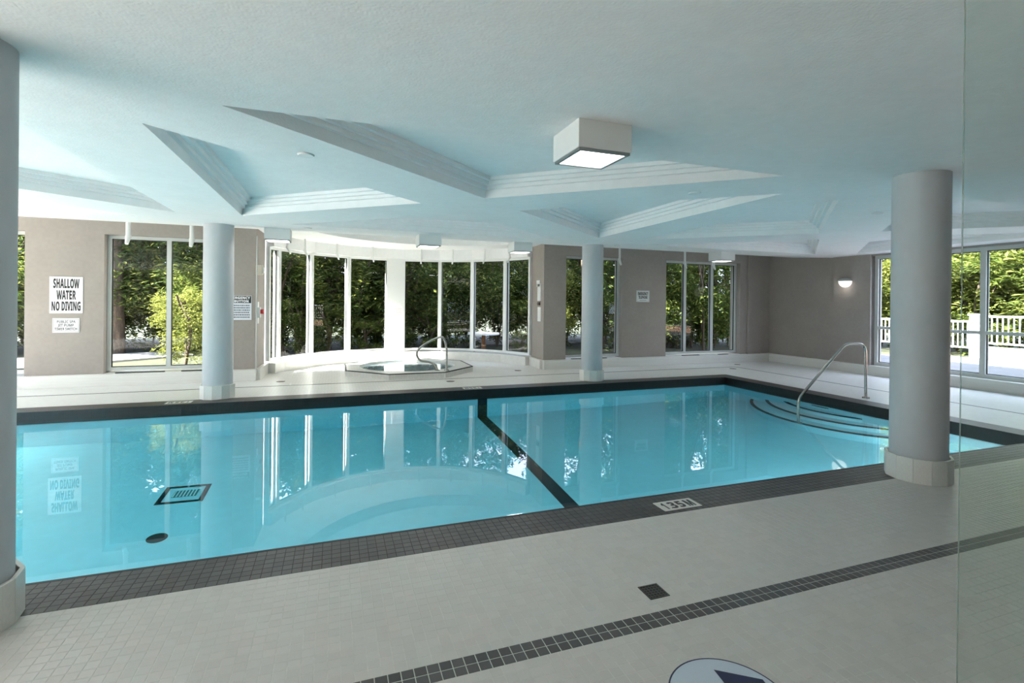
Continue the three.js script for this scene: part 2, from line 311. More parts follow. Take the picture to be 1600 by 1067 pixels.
{
  const w = struct('wall_far', 'taupe far wall with tall windows above a white tiled curb', 'wall');
  const piers = [[LEFT_X - 0.3, -6.25], [-4.66, -3.62], [-1.95, BAY0], [BAY1, 4.86], [6.3, 7.52], [9.78, WALL_X + 0.3]];
  const g = piers.map(([a, b]) => bx(a, b, SILL, ROOF, WALL_D, OUT_D));
  for (const [a, b] of farWins) g.push(bx(a, b, HEAD, ROOF, WALL_D + 0.0, OUT_D));
  mesh('plaster', merge(g), M.wall, w);
  mesh('corner_pilaster', bx(10.0, 10.4, SILL, 2.9, WALL_D - 0.06, WALL_D + 0.01), M.wall, w);
  for (const [a, b] of [[LEFT_X - 0.3, BAY0 + 0.02], [BAY1 - 0.02, WALL_X + 0.3]]) mesh('tiled_curb', rbx(a, b, -0.02, SILL, CURB_D, OUT_D, 0.008), M.glazedTile, w);
  // air slots in the sill
  for (const [a, b] of [[-3.45, -2.75], [-2.5, -2.1], [5.0, 5.9], [8.0, 8.5], [9.1, 9.4]]) mesh('sill_grille', bx(a, b, SILL, SILL + 0.012, CURB_D + 0.07, CURB_D + 0.12), M.gasket, w);
  for (const [a, b, s, label] of farWins) windowBetween(a, GLASS_D, b, GLASS_D, s, label);
}
{ // bay: short side walls, curb and head along the arc, one pier
  const w = struct('wall_bay', 'white curved bay wall with a pier between two groups of windows', 'wall');
  const endL = -68, endR = 70.5;
  const [lx, ld] = onArc(endL), [rx, rd] = onArc(endR);
  mesh('side_wall', merge([lineBox(BAY0 - 0.09, WALL_D + 0.05, lx - 0.12, ld, SILL, ROOF, 0.18), lineBox(BAY1 + 0.09, WALL_D + 0.05, rx + 0.1, rd, SILL, ROOF, 0.18)]), M.wall, w);
  const angs = [endL, -61, -42.4, -23.7, -4.8, 2.4, 20.1, 36.6, 54.7, endR];
  for (let i = 0; i < angs.length - 1; i++) {
    const [a, b] = [onArc(angs[i]), onArc(angs[i + 1])];
    mesh('head', lineBox(...a, ...b, HEAD, ROOF, 0.3), M.ceiling, w);
    mesh('tiled_curb', lineBox(...onArc(angs[i], BR - 0.02), ...onArc(angs[i + 1], BR - 0.02), -0.02, SILL, 0.36), M.glazedTile, w);
  }
  mesh('tiled_curb', merge([lineBox(BAY0 - 0.07, WALL_D, lx - 0.1, ld + 0.05, -0.02, SILL, 0.3), lineBox(BAY1 + 0.07, WALL_D, rx + 0.08, rd + 0.05, -0.02, SILL, 0.3)]), M.glazedTile, w);
  mesh('pier', lineBox(...onArc(-5.6), ...onArc(2.9), SILL, HEAD, 0.22), M.whitePaint, w);
  const side = ['first', 'second', 'third', 'fourth'];
  const labels = ['narrow bay window pane beside the emergency button pier', 'bay window panel second from the emergency button pier', 'bay window panel third from the emergency button pier', 'bay window panel left against the white bay pier with paper notice', '', 'bay window panel right against the white bay pier with paper notice', 'bay window panel two along from the paper notice towards the column', 'bay window panel in front of the white outdoor table', 'last bay window panel beside the pier with thermometer strips'];
  for (let i = 0; i < angs.length - 1; i++) {
    if (i === 4) continue;
    windowBetween(...onArc(angs[i]), ...onArc(angs[i + 1]), [], labels[i], { w: 0.05, mat: M.whiteFrame, depth: 0.12 });
  }
}
{
  const w = struct('wall_right', 'taupe end wall with a wide low-railed window onto the terrace', 'wall');
  const wx = WALL_X, g = [bx(wx, wx + 0.3, SILL, ROOF, 7.42, OUT_D), bx(wx, wx + 0.3, HEAD, ROOF, BACK_D - 0.2, 7.42), bx(wx, wx + 0.3, SILL, ROOF, BACK_D - 0.2, 1.8)];
  mesh('plaster', merge(g), M.wall, w);
  mesh('wall_pilaster', bx(wx - 0.05, wx + 0.02, SILL, 2.72, 7.42, 8.26), M.wall, w);
  mesh('tiled_curb', rbx(CURB_X, wx + 0.3, -0.02, SILL, BACK_D, WALL_D, 0.008), M.glazedTile, w);
  windowBetween(wx + 0.1, 7.40, wx + 0.1, 1.8, [0.335, 0.67], 'wide window with a low rail looking onto the sunny terrace', { rail: 1.0, w: 0.07, y0: SILL, depth: 0.1 });
}
{
  const w = struct('wall_left', 'taupe side wall with wide windows beyond the pool', 'wall');
  const wins = [[-1.7, 3.5], [3.7, 6.8], [7.0, 9.35]];
  const g = [bx(LEFT_X - 0.3, LEFT_X, HEAD, ROOF, BACK_D - 0.2, OUT_D), bx(LEFT_X - 0.3, LEFT_X, 0, SILL, BACK_D - 0.2, OUT_D)];
  const ed = [BACK_D - 0.2, ...wins.flat(), OUT_D]; for (let i = 0; i < ed.length; i += 2) g.push(bx(LEFT_X - 0.3, LEFT_X, SILL, HEAD, ed[i], ed[i + 1]));
  mesh('plaster', merge(g), M.wall, w);
  wins.forEach(([a, b], i) => windowBetween(LEFT_X - 0.1, a, LEFT_X - 0.1, b, [0.5], ['side wall window nearest the room entrance', 'middle side wall window at the end of the pool', 'side wall window next to the far wall'][i]));
  const bk = struct('wall_near', 'plain taupe wall behind the near deck', 'wall');
  mesh('plaster', bx(LEFT_X - 0.3, WALL_X + 0.3, 0, ROOF, BACK_D - 0.25, BACK_D), M.wall, bk);
}

// ---------- ceiling with triangular stepped coffers ----------
const ceiling = struct('ceiling', 'white plaster ceiling with star pattern of stepped triangular coffers', 'ceiling');
const cofferMat = M.ceiling;
{
  const tris = [];
  for (const cx of [-4.6, 1.5, 7.6]) {
    tris.push([[cx - 2.12, 3.25], [cx + 2.13, 3.25], [cx, 5.12]]);                // near
    tris.push([[cx - 2.12, 7.93], [cx, 6.12], [cx + 2.13, 7.93]]);                // far
    tris.push([[cx - 2.66, 3.76], [cx - 0.6, 5.64], [cx - 2.66, 7.36]]);          // left
    tris.push([[cx + 2.68, 3.76], [cx + 2.68, 7.42], [cx + 0.58, 5.63]]);         // right
  }
  const x0 = LEFT_X - 0.05, x1 = WALL_X + 0.05;
  const flat = (shape, yf) => { const g = new THREE.ShapeGeometry(shape); const p = g.attributes.position; for (let i = 0; i < p.count; i++) { const X = p.getX(i), D = p.getY(i); p.setXYZ(i, X, yf(D), -D); } const ix = g.index.array; for (let i = 0; i < ix.length; i += 3) { const t = ix[i]; ix[i] = ix[i + 2]; ix[i + 2] = t; } g.computeVertexNormals(); return uvm(g); };
  const poly = (pts) => { const s = new THREE.Shape(); pts.forEach(([a, b], i) => i ? s.lineTo(a, b) : s.moveTo(a, b)); return s; };
  const band1 = poly([[x0, BACK_D - 0.1], [x1, BACK_D - 0.1], [x1, 8.35], [x0, 8.35]]);
  for (const t of tris) { const h = new THREE.Path(); t.forEach(([a, b], i) => i ? h.lineTo(a, b) : h.moveTo(a, b)); h.closePath(); band1.holes.push(h); }
  const RC = [1.85, 8.9], RR = 2.55, a0 = Math.acos(0.45 / RR);
  const rec = (t) => [RC[0] + RR * Math.sin(t), RC[1] + RR * Math.cos(t)];
  const recArc = (from, to, n = 24) => Array.from({ length: n + 1 }, (_, k) => rec(from + (to - from) * k / n));
  const a1 = Math.acos((10.08 - RC[1]) / RR);
  const parts = [flat(band1, ceilY), flat(poly([[x0, 8.35], [x1, 8.35], [x1, 9.35], [x0, 9.35]]), ceilY),
    flat(poly([[x0, 9.35], rec(-a0), ...recArc(-a0, -a1).slice(1), [x0, 10.08]]), ceilY), flat(poly([rec(a0), [x1, 9.35], [x1, 10.08], ...recArc(a1, a0)]), ceilY),
    flat(poly([[BAY0 - 0.1, 10.08], ...recArc(-a1, a1, 40), [BAY1 + 0.1, 10.08], [BAY1 + 0.1, 10.6], ...Array.from({ length: 29 }, (_, k) => onArc(70 - k * 5, BR + 0.05)), [BAY0 - 0.1, 10.6]]), () => 2.76)];
  mesh('ceiling_plane', merge(parts), M.ceiling, ceiling);
  // recess over the spa
  const edge = [...recArc(-a0, a0, 48), rec(-a0)], pos = [];
  for (let i = 0; i < edge.length - 1; i++) {
    const [p, q] = [edge[i], edge[i + 1]], yp = ceilY(p[1]), yq = ceilY(q[1]), top = 3.0;
    pos.push(p[0], yp, -p[1], q[0], yq, -q[1], q[0], top, -q[1], p[0], yp, -p[1], q[0], top, -q[1], p[0], top, -p[1]);
  }
  const rg = new THREE.BufferGeometry(); rg.setAttribute('position', new THREE.Float32BufferAttribute(pos, 3)); rg.computeVertexNormals();
  const recess = mesh('spa_recess', uvm(rg), M.ceiling, ceiling);
  mesh('recess_top', flat(poly(recArc(-a0, a0, 48)), () => 3.0), M.ceiling, recess);
  // coffers: fascia, three small steps, panel
  const inset = (t, k) => { // offset a triangle inwards by k
    const [A, B, C] = t; const area = (B[0] - A[0]) * (C[1] - A[1]) - (C[0] - A[0]) * (B[1] - A[1]); const P = area > 0 ? [A, B, C] : [A, C, B];
    const lines = P.map((p, i) => { const q = P[(i + 1) % 3], L = Math.hypot(q[0] - p[0], q[1] - p[1]); const nx = -(q[1] - p[1]) / L, ny = (q[0] - p[0]) / L; return [nx, ny, nx * p[0] + ny * p[1] + k]; });
    return lines.map((l, i) => { const m = lines[(i + 2) % 3]; const det = l[0] * m[1] - l[1] * m[0]; return [(l[2] * m[1] - m[2] * l[1]) / det, (l[0] * m[2] - m[0] * l[2]) / det]; });
  };
  const ring = (t, yA, kA, yB, kB) => { const a = inset(t, kA), b = inset(t, kB), P = []; for (let i = 0; i < 3; i++) { const j = (i + 1) % 3; P.push(a[i][0], yA, -a[i][1], a[j][0], yA, -a[j][1], b[j][0], yB, -b[j][1], a[i][0], yA, -a[i][1], b[j][0], yB, -b[j][1], b[i][0], yB, -b[i][1]); } const g = new THREE.BufferGeometry(); g.setAttribute('position', new THREE.Float32BufferAttribute(P, 3)); g.computeVertexNormals(); return uvm(g); };
  for (const t of tris) {
    const c = new THREE.Group(); c.name = 'coffer'; ceiling.add(c);
    let y = H, k = 0;
    mesh('fascia', ring(t, y, 0, y + 0.085, 0.012), cofferMat, c); y += 0.085; k = 0.012;
    for (let s = 0; s < 3; s++) {
      mesh('step', merge([ring(t, y, k, y, k + 0.04), ring(t, y, k + 0.04, y + 0.035, k + 0.045)]), cofferMat, c); y += 0.035; k += 0.045;
    }
    mesh('panel', flat(poly(inset(t, k)), () => y), cofferMat, c);
  }
}
{
  const r = struct('roof', 'flat roof slab over the pool hall', 'roof');
  mesh('slab', bx(LEFT_X - 0.5, WALL_X + 0.5, ROOF, ROOF + 0.25, BACK_D - 0.4, OUT_D + 0.25), M.outerWall, r);
  const s = new THREE.Shape(); for (let a = -75; a <= 75; a += 5) { const [x, d] = onArc(a, BR + 0.35); a > -75 ? s.lineTo(x, d) : s.moveTo(x, d); }
  const e = new THREE.ExtrudeGeometry(s, { depth: 0.25, bevelEnabled: false }); e.rotateX(-Math.PI / 2); e.translate(0, ROOF, 0); mesh('bay_slab', uvm(e), M.outerWall, r);
}

// ---------- columns ----------
function column(X, D, label) {
  const t = thing('column', label, 'column', [X, 0, D], 'round columns round the pool');
  mesh('shaft', cyl(0.2, 0.2, 0, ceilY(D) + 0.01, 0, 0, 64), M.column, t);
  const n = 12, R = 0.226, w = 2 * R * Math.tan(Math.PI / n);
  for (let k = 0; k < n; k++) { const g = new RoundedBoxGeometry(w - 0.003, 0.2, 0.02, 1, 0.003); const m = mesh('base_tile', g, M.glazedTile, t); const a = (k + 0.3) / n * Math.PI * 2; m.position.set(Math.sin(a) * (R - 0.01), 0.1, Math.cos(a) * (R - 0.01)); m.rotation.y = a; }
  return t;
}
column(-1.553, 2.83, 'grey round column on the near deck, in front of the drain end of the pool');
column(4.68, 2.83, 'grey round column on the near deck beside the pool handrail');
column(-1.63, 8.43, 'grey round column at the far pool edge by the emergency button sign');
column(4.61, 8.42, 'grey round column at the far pool edge right of the spa');

// ---------- box lights ----------
function boxLight(X, D, label, power = 8, S = 0.37, h = 0.19) {
  const yc = ceilY(D - S / 2);
  const t = thing('box_light', label, 'ceiling light', [X, yc - h, D], 'white box lights on the ceiling');
  const s = S / 2;
  mesh('housing', rbx(-s, s, 0.02, h + 0.004, -s, s, 0.004), M.whitePaint, t);
  const b = s - 0.008;
  for (const [x0, x1, d0, d1] of [[-b, b, -b, -b + 0.022], [-b, b, b - 0.022, b], [-b, -b + 0.022, -b + 0.022, b - 0.022], [b - 0.022, b, -b + 0.022, b - 0.022]]) mesh('bezel', bx(x0, x1, 0.004, 0.02, d0, d1), M.bezel, t);
  mesh('diffuser', bx(-b + 0.022, b - 0.022, 0.008, 0.02, -b + 0.022, b - 0.022), M.lamp, t);
  const L = new THREE.RectAreaLight(new THREE.Color(1, 0.97, 0.93), power, S - 0.08, S - 0.08); L.name = 'box_light_glow'; L.position.set(0, 0.002, 0); L.rotation.x = -Math.PI / 2; t.add(L);
}
boxLight(1.552, 2.87, 'large white box light on the ceiling above the near deck');
boxLight(1.47, 8.36, 'white box light on the ceiling in front of the spa handrail');
boxLight(-0.86, 8.75, 'white box light on the ceiling by the left end of the spa bay');
boxLight(3.33, 8.95, 'white box light on the ceiling by the right end of the spa bay');
boxLight(7.72, 8.48, 'white box light on the ceiling before the three-pane window');

// ---------- ceiling discs ----------
for (const [X, D, lab] of [[-0.218, 4.1, 'beside the large left coffer'], [3.352, 4.06, 'between two coffers over the pool centre'], [6.024, 4.11, 'over the stepped end of the pool'], [-0.4, 8.2, 'close to the left bay light'], [5.0, 8.2, 'over the far column right of the spa'], [5.4, 2.35, 'above the near column']]) {
  const t = thing('ceiling_disc', 'small white disc fitting on the ceiling ' + lab, 'ceiling fitting', [X, ceilY(D) - 0.014, D], 'small white ceiling fittings');
  mesh('plate', cyl(0.055, 0.062, 0, 0.012, 0, 0, 32), M.whitePaint, t);
  mesh('gap_ring', cyl(0.05, 0.05, 0.008, 0.016, 0, 0, 32), M.gasket, t);
}

// ---------- air nozzles hanging in front of the windows ----------
function nozzle(X, D, len, label, r = 0.026, dir = 0) {
  const top = D > 10.08 ? 2.76 : ceilY(D);
  const t = thing('air_nozzle', label, 'air nozzle', [X, top - len, D], 'white air nozzles above the windows');
  mesh('drop_pipe', cyl(r, r, 0, len + 0.01, 0, 0, 16), M.whitePaint, t);
  const n = mesh('outlet', merge([cyl(r * 0.75, r * 1.25, -0.13, 0.02, 0, 0, 16), new THREE.SphereGeometry(r * 1.25, 14, 10).translate(0, 0.02, 0)]), M.whitePaint, t);
  n.rotation.set(-0.5 * Math.cos(dir), 0, -0.5 * Math.sin(dir));
}
nozzle(-3.2, 9.8, 0.26, 'white air nozzle in front of the window next to the shallow water sign', 0.034);
nozzle(-2.3, 9.8, 0.26, 'white air nozzle by the column next to the emergency button sign', 0.034);
nozzle(6.08, 9.85, 0.28, 'white air nozzle in front of the window behind the far right column');
nozzle(7.87, 9.85, 0.3, 'white air nozzle over the left pane of the three-pane window');
nozzle(8.72, 9.85, 0.3, 'white air nozzle over the middle pane of the three-pane window');
[[-64, 'over the narrow bay pane by the emergency button'], [-52, 'over the second bay panel from the emergency button'], [-33, 'over the third bay panel from the emergency button'], [-14, 'left of the bay pier with the paper notice'], [11, 'right of the bay pier with the paper notice'], [28, 'over the second bay panel from the paper notice'], [46, 'over the bay panel with the garden table behind'], [62, 'over the last bay panel by the notice strips']].forEach(([a, lab]) => { const [x, d] = onArc(a, BR - 0.32); nozzle(x, d, 0.25, 'small white air nozzle ' + lab, 0.022, a * Math.PI / 180); });

// ---------- spa ----------
{
  const C = [1.47, 10.66], AP = 1.27, hh = 0.11;
  const oct = (ap) => Array.from({ length: 8 }, (_, k) => { const a = Math.PI / 8 + k * Math.PI / 4, R = ap / Math.cos(Math.PI / 8); return [R * Math.sin(a), R * Math.cos(a)]; });
  const t = thing('hot_tub', 'octagonal white tiled hot tub with a dark edge line in the bay', 'hot tub', [C[0], 0, C[1]]);
  const shape = (ap, hole) => { const s = new THREE.Shape(); oct(ap).forEach(([a, b], i) => i ? s.lineTo(a, b) : s.moveTo(a, b)); s.closePath(); const h = new THREE.Path(); if (hole > 0) { h.absarc(0, 0, hole, 0, Math.PI * 2, true); s.holes.push(h); } return s; };
  const ext = (s, y0, y1) => { const e = new THREE.ExtrudeGeometry(s, { depth: y1 - y0, bevelEnabled: false, curveSegments: 40 }); e.rotateX(-Math.PI / 2); e.translate(0, y0, 0); return uvm(e); };
  mesh('rim', ext(shape(AP, 0.98), 0, hh), M.whiteTile, t);
  { const s = shape(AP + 0.004, 0); const h = new THREE.Path(); oct(AP - 0.03).forEach(([a, b], i) => i ? h.lineTo(a, b) : h.moveTo(a, b)); s.holes.push(h); mesh('edge_line', ext(s, hh - 0.012, hh + 0.003), M.blackLine, t); }
  mesh('tub_shell', uvm(new THREE.CylinderGeometry(0.985, 0.985, 0.1, 48, 1, true).translate(0, 0.055, 0)), M.plaster, t);
  mesh('tub_floor', uvm(new THREE.CylinderGeometry(0.985, 0.985, 0.004, 48).translate(0, 0.006, 0)), M.plaster, t);
  const w = mesh('spa_water', new THREE.CylinderGeometry(0.984, 0.984, 0.066, 48).translate(C[0], 0.042, -C[1]), waterMat(0.06, [0.5, 0.85, 0.9], 1.5), scene);
  tag(w, 'pale blue water in the octagonal hot tub', 'water', null, 'stuff');
  const r = thing('spa_handrail', 'curved steel grab rail on the hot tub rim', 'handrail', [0, 0, 0]);
  const D = 9.62;
  const pts = [[2.07, hh, D], [2.06, 0.56, D], [1.99, 0.76, D], [1.87, 0.745, D + 0.02], [1.53, 0.53, D + 0.06], [1.5, 0.43, D + 0.07], [1.56, 0.32, D + 0.07], [1.74, 0.275, D + 0.06], [1.85, 0.22, D + 0.05], [1.9, hh, D + 0.05]].map((p) => V(...p));
  mesh('tube', tube(pts, 0.021, 120, 14), M.chrome, r);
  for (const [x, d] of [[2.07, D], [1.9, D + 0.05]]) mesh('flange', cyl(0.05, 0.045, hh, hh + 0.016, x, d, 24), M.chrome, r);
}
// ---------- pool handrail ----------
{
  const r = thing('pool_handrail', 'polished steel handrail running from the end deck into the pool steps', 'handrail');
  const pts = [[7.9, 0, 5.53], [7.9, 0.86, 5.55], [7.53, 0.86, 5.6], [6.7, 0.02, 5.72], [6.72, -1.1, 5.73]].map((p) => V(...p));
  mesh('tube', bentTube(pts, 0.021, [0.14, 0.1, 0.1]), M.chrome, r);
  mesh('flange', cyl(0.055, 0.05, 0, 0.018, 7.9, 5.53, 24), M.chrome, r);
  mesh('foot_flange', cyl(0.055, 0.05, -1.1, -1.082, 6.72, 5.73, 24), M.chrome, r);
}

// ---------- signs ----------
function signTex(w, h, draw) { const c = document.createElement('canvas'); c.width = w; c.height = h; const x = c.getContext('2d'); draw(x, w, h); const t = new THREE.CanvasTexture(c); t.colorSpace = THREE.SRGBColorSpace; return t; }
function fitText(x, s, cx, cy, w, h, font = 'bold 100px sans-serif') { x.save(); x.font = font; x.textAlign = 'center'; x.textBaseline = 'alphabetic'; const m = x.measureText(s); x.translate(cx, cy + h / 2); x.scale(w / m.width, h / 73); x.fillText(s, 0, 0); if (font) { x.strokeStyle = x.fillStyle; x.lineWidth = 5; x.lineJoin = 'round'; x.strokeText(s, 0, 0); } x.restore(); }
function sign(name, label, X, Y, D, w, h, tex, turn = 0, cat = 'sign') {
  const t = thing(name, label, cat, [X, Y, D]); t.rotation.y = turn;
  const b = mesh('board', rbx(-w / 2, w / 2, -h / 2, h / 2, 0, 0.008, 0.002), M.whitePaint, t);
  const p = new THREE.PlaneGeometry(w - 0.004, h - 0.004); p.translate(0, 0, 0.0012); mesh('print', p, std({ map: tex, roughness: 0.5 }), t);
  return t;
}
sign('warning_sign', 'white board reading shallow water no diving in bold black letters', -4.12, 1.5, WALL_D - 0.01, 0.44, 0.595, signTex(660, 890, (x, w, h) => {
  x.fillStyle = '#e2e0e2'; x.fillRect(0, 0, w, h); x.fillStyle = '#121112';
  fitText(x, 'SHALLOW', w / 2, 160, 520, 220); fitText(x, 'WATER', w / 2, 440, 380, 215); fitText(x, 'NO DIVING', w / 2, 715, 590, 215);
  x.fillRect(w / 2 - 60, 850, 120, 5);
}));
sign('spa_sign', 'small white board reading public spa jet pump timer switch', -4.12, 1.005, WALL_D - 0.01, 0.355, 0.235, signTex(710, 470, (x, w, h) => {
  x.fillStyle = '#dcdbdd'; x.fillRect(0, 0, w, h); x.strokeStyle = '#77757a'; x.lineWidth = 8; x.strokeRect(22, 22, w - 44, h - 44); x.fillStyle = '#3a383c';
  fitText(x, 'PUBLIC SPA', w / 2, 110, 500, 84, '100px sans-serif'); fitText(x, 'JET PUMP', w / 2, 230, 420, 84, '100px sans-serif'); fitText(x, 'TIMER SWITCH', w / 2, 350, 600, 84, '100px sans-serif');
}));
const greyLines = (x, x0, x1, y0, n, dy, hgt, col, seed) => { const r = rng(seed); x.fillStyle = col; for (let i = 0; i < n; i++) { let p = x0; while (p < x1 - 10) { const L = 14 + r() * 40; x.fillRect(p, y0 + i * dy, Math.min(L, x1 - p), hgt); p += L + 9; } } };
sign('emergency_button_sign', 'white notice with black emergency button header beside the far column', -1.63, 1.31, WALL_D - 0.01, 0.42, 0.44, signTex(630, 660, (x, w, h) => {
  x.fillStyle = '#dfe3ea'; x.fillRect(0, 0, w, h); x.fillStyle = '#15161a'; x.fillRect(8, 8, w - 16, 196); x.fillStyle = '#eceff2';
  fitText(x, 'EMERGENCY', w / 2, 60, 560, 66); fitText(x, 'BUTTON', w / 2 + 70, 152, 360, 66); greyLines(x, 50, w - 40, 250, 6, 64, 36, '#6d7480', 3);
}));
sign('telephone_sign', 'small white emergency telephone sign between the two right far windows', 6.86, 1.635, WALL_D - 0.01, 0.36, 0.27, signTex(600, 450, (x, w, h) => {
  x.fillStyle = '#d9dbd9'; x.fillRect(0, 0, w, h); x.strokeStyle = '#8d908e'; x.lineWidth = 6; x.strokeRect(16, 16, w - 32, h - 32); x.fillStyle = '#141414';
  fitText(x, 'EMERGENCY', w / 2, 120, 480, 120); fitText(x, 'TELEPHONE', w / 2, 265, 420, 110); x.fillStyle = '#777'; x.fillRect(150, 380, 300, 14);
}));
{
  const [x, d] = onArc(-0.8, BR - 0.125);
  sign('bay_notice', 'white paper notice on the pier between the bay windows', x + 0.03, 1.2, d, 0.26, 0.3, signTex(390, 450, (c, w, h) => { c.fillStyle = '#f4f2f2'; c.fillRect(0, 0, w, h); greyLines(c, 60, w - 60, 80, 8, 36, 12, '#b9a6a6', 5); c.strokeStyle = '#c9c4c4'; c.lineWidth = 6; c.strokeRect(10, 10, w - 20, h - 20); }), 0.02, 'notice');
}
{ // strips and switch on the bay side of the right pier
  const X = BAY1 - 0.005;
  const t = thing('notice_strip', 'tall white notice strips with a dark switch on the pier right of the bay', 'notice', [X, 1.4, 10.32]);
  for (const [y0, y1, d0] of [[0.1, 0.48, 0.0], [-0.36, -0.04, -0.02], [0.42, 0.56, 0.06]]) mesh('strip', bx(-0.012, 0, y0, y1, d0 - 0.09, d0 + 0.09), M.whitePaint, t);
  mesh('switch', bx(-0.03, 0, 0.0, 0.07, -0.05, 0.05), M.darkMetal, t);
}
{ // devices on the left bay pier
  const t = thing('alarm_box', 'beige alarm box high on the pier left of the bay', 'alarm', [BAY0 + 0.005, 2.0, 10.02]);
  mesh('body', rbx(-0.01, 0.1, -0.09, 0.09, 0.02, 0.16, 0.012), std({ color: 0xc9c3b4, roughness: 0.5 }), t);
  mesh('lens', rbx(0.1, 0.125, -0.05, 0.05, 0.05, 0.13, 0.01), M.whitePaint, t);
  const b = thing('emergency_button', 'red emergency button on a white plate at the left bay pier', 'button', [BAY0 + 0.005, 1.22, 10.02]);
  mesh('plate', rbx(-0.005, 0.03, -0.2, 0.2, 0.05, 0.19, 0.006), M.whitePaint, b);
  mesh('back_box', rbx(-0.005, 0.07, -0.09, 0.1, 0.0, 0.14, 0.008), M.greyPaint, b);
  const k = new THREE.CylinderGeometry(0.04, 0.045, 0.05, 24); k.rotateZ(Math.PI / 2); k.translate(0.095, 0.02, -0.08); mesh('push_button', k, std({ color: 0xb3201d, roughness: 0.4 }), b);
  const c = thing('conduit', 'thin pale conduit running down the left bay pier to the curb', 'pipe', [BAY0 + 0.02, 0, 9.99]);
  mesh('pipe', merge([cyl(0.012, 0.012, 0.2, 2.6, 0, 0, 10)]), M.greyPaint, c);
}
{ // wall lamp
  const t = thing('wall_lamp', 'lit half-globe wall lamp on the end wall', 'wall lamp', [WALL_X - 0.05, 2.0, 7.96]);
  const g = new THREE.SphereGeometry(0.14, 32, 12, 0, Math.PI * 2, Math.PI / 2, Math.PI / 2); g.scale(0.75, 0.95, 1); mesh('shade', g, std({ color: 0xffffff, emissive: new THREE.Color(1, 0.95, 0.88), emissiveIntensity: 0.6 }), t).position.set(-0.02, 0, 0);
  const h = new THREE.SphereGeometry(0.15, 32, 8, 0, Math.PI * 2, 0, Math.PI / 2); h.scale(0.8, 0.45, 1); mesh('hood', h, M.greyPaint, t).position.set(-0.02, 0.004, 0);
  const L = new THREE.PointLight(new THREE.Color(1, 0.93, 0.84), 0.03); L.position.set(-0.14, -0.16, 0); L.name = 'wall_lamp_glow'; L.castShadow = true; L.shadow.radius = 7; t.add(L);
}
// ---------- things set in the deck ----------
const markTex = signTex(620, 300, (x, w, h) => { x.fillStyle = '#d3d0c9'; x.fillRect(0, 0, w, h); x.fillStyle = '#17181a'; fitText(x, '1', 95, h / 2, 66, 200); fitText(x, '3', 225, h / 2, 110, 200); fitText(x, '5', 355, h / 2, 110, 200); fitText(x, 'M', 505, h / 2, 140, 200); x.fillRect(148, 232, 20, 20); });
function depthMarker(X, D, label, turn = 0) {
  const t = thing('depth_marker', label, 'depth marker', [X, 0, D], 'pool depth markers'); t.rotation.y = turn;
  mesh('plate', bx(-0.158, 0.158, -0.001, 0.0022, -0.074, 0.074), M.glazedTile, t);
  const p = new THREE.PlaneGeometry(0.314, 0.146); p.rotateX(-Math.PI / 2); p.translate(0, 0.003, 0); mesh('print', p, std({ map: markTex, roughness: 0.45 }), t);
}
depthMarker(2.34, 2.98, 'white depth tile reading 1.35M on the near dark coping');
depthMarker(-2.05, 8.15, 'white depth tile on the far coping by the emergency button column', Math.PI);
depthMarker(2.2, 8.15, 'white depth tile on the far coping above the lane line', Math.PI);
{
  const t = thing('floor_drain', 'small square dark metal floor drain between the coping and the dark strip', 'drain', [1.52, 0, 2.112]);
  const s = 0.056;
  mesh('well', bx(-s, s, -0.0015, -0.0005, -s, s), M.gasket, t);
  for (const [a, b, c, d] of [[-s, s, -s, -s + 0.008], [-s, s, s - 0.008, s], [-s, -s + 0.008, -s, s], [s - 0.008, s, -s, s]]) mesh('rim', bx(a, b, -0.001, 0.003, c, d), M.darkMetal, t);
  for (let k = -2; k <= 2; k++) { mesh('bar', bx(-s, s, -0.001, 0.002, k * 0.018 - 0.0035, k * 0.018 + 0.0035), M.darkMetal, t); mesh('bar', bx(k * 0.018 - 0.0035, k * 0.018 + 0.0035, -0.001, 0.0018, -s, s), M.darkMetal, t); }
}
for (const [X, D, lab] of [[-0.9, 9.75, 'left of the hot tub'], [2.0, 8.95, 'in front of the hot tub'], [3.7, 10.0, 'right of the hot tub'], [8.55, 9.0, 'in the far right deck corner'], [9.25, 9.6, 'by the far right curb']]) {
  const t = thing('deck_drain', 'small round dark deck drain ' + lab, 'drain', [X, 0, D], 'round deck drains');
  mesh('rim', cyl(0.075, 0.075, 0, 0.003, 0, 0, 28), M.chrome, t); mesh('grate', cyl(0.062, 0.062, 0.002, 0.005, 0, 0, 28), M.darkMetal, t);
}
{
  const t = thing('floor_sticker', 'round pale blue floor sticker with navy outline and arrow', 'sticker', [1.372, 0.0006, 1.43]);
  const R = 0.222; const c = new THREE.CircleGeometry(R, 64); c.rotateX(-Math.PI / 2); c.translate(0, 0.0008, 0); mesh('disc', c, std({ color: 0xb9c4cf, roughness: 0.4 }), t);
  const ring = new THREE.RingGeometry(R - 0.006, R, 72); ring.rotateX(-Math.PI / 2); ring.translate(0, 0.0014, 0); const navy = std({ color: 0x1b1d45, roughness: 0.4 }); mesh('outline', ring, navy, t);
  const s = new THREE.Shape(); [[0.049, 0.15], [0.192, 0.047], [0.18, 0.0], [0.13, -0.005], [0.1, -0.15], [0.0, -0.15], [0.03, 0.03]].forEach(([a, b], i) => i ? s.lineTo(a, b) : s.moveTo(a, b));
  const a = new THREE.ShapeGeometry(s); a.rotateX(-Math.PI / 2); a.translate(0, 0.0015, 0); mesh('arrow', a, navy, t);
}

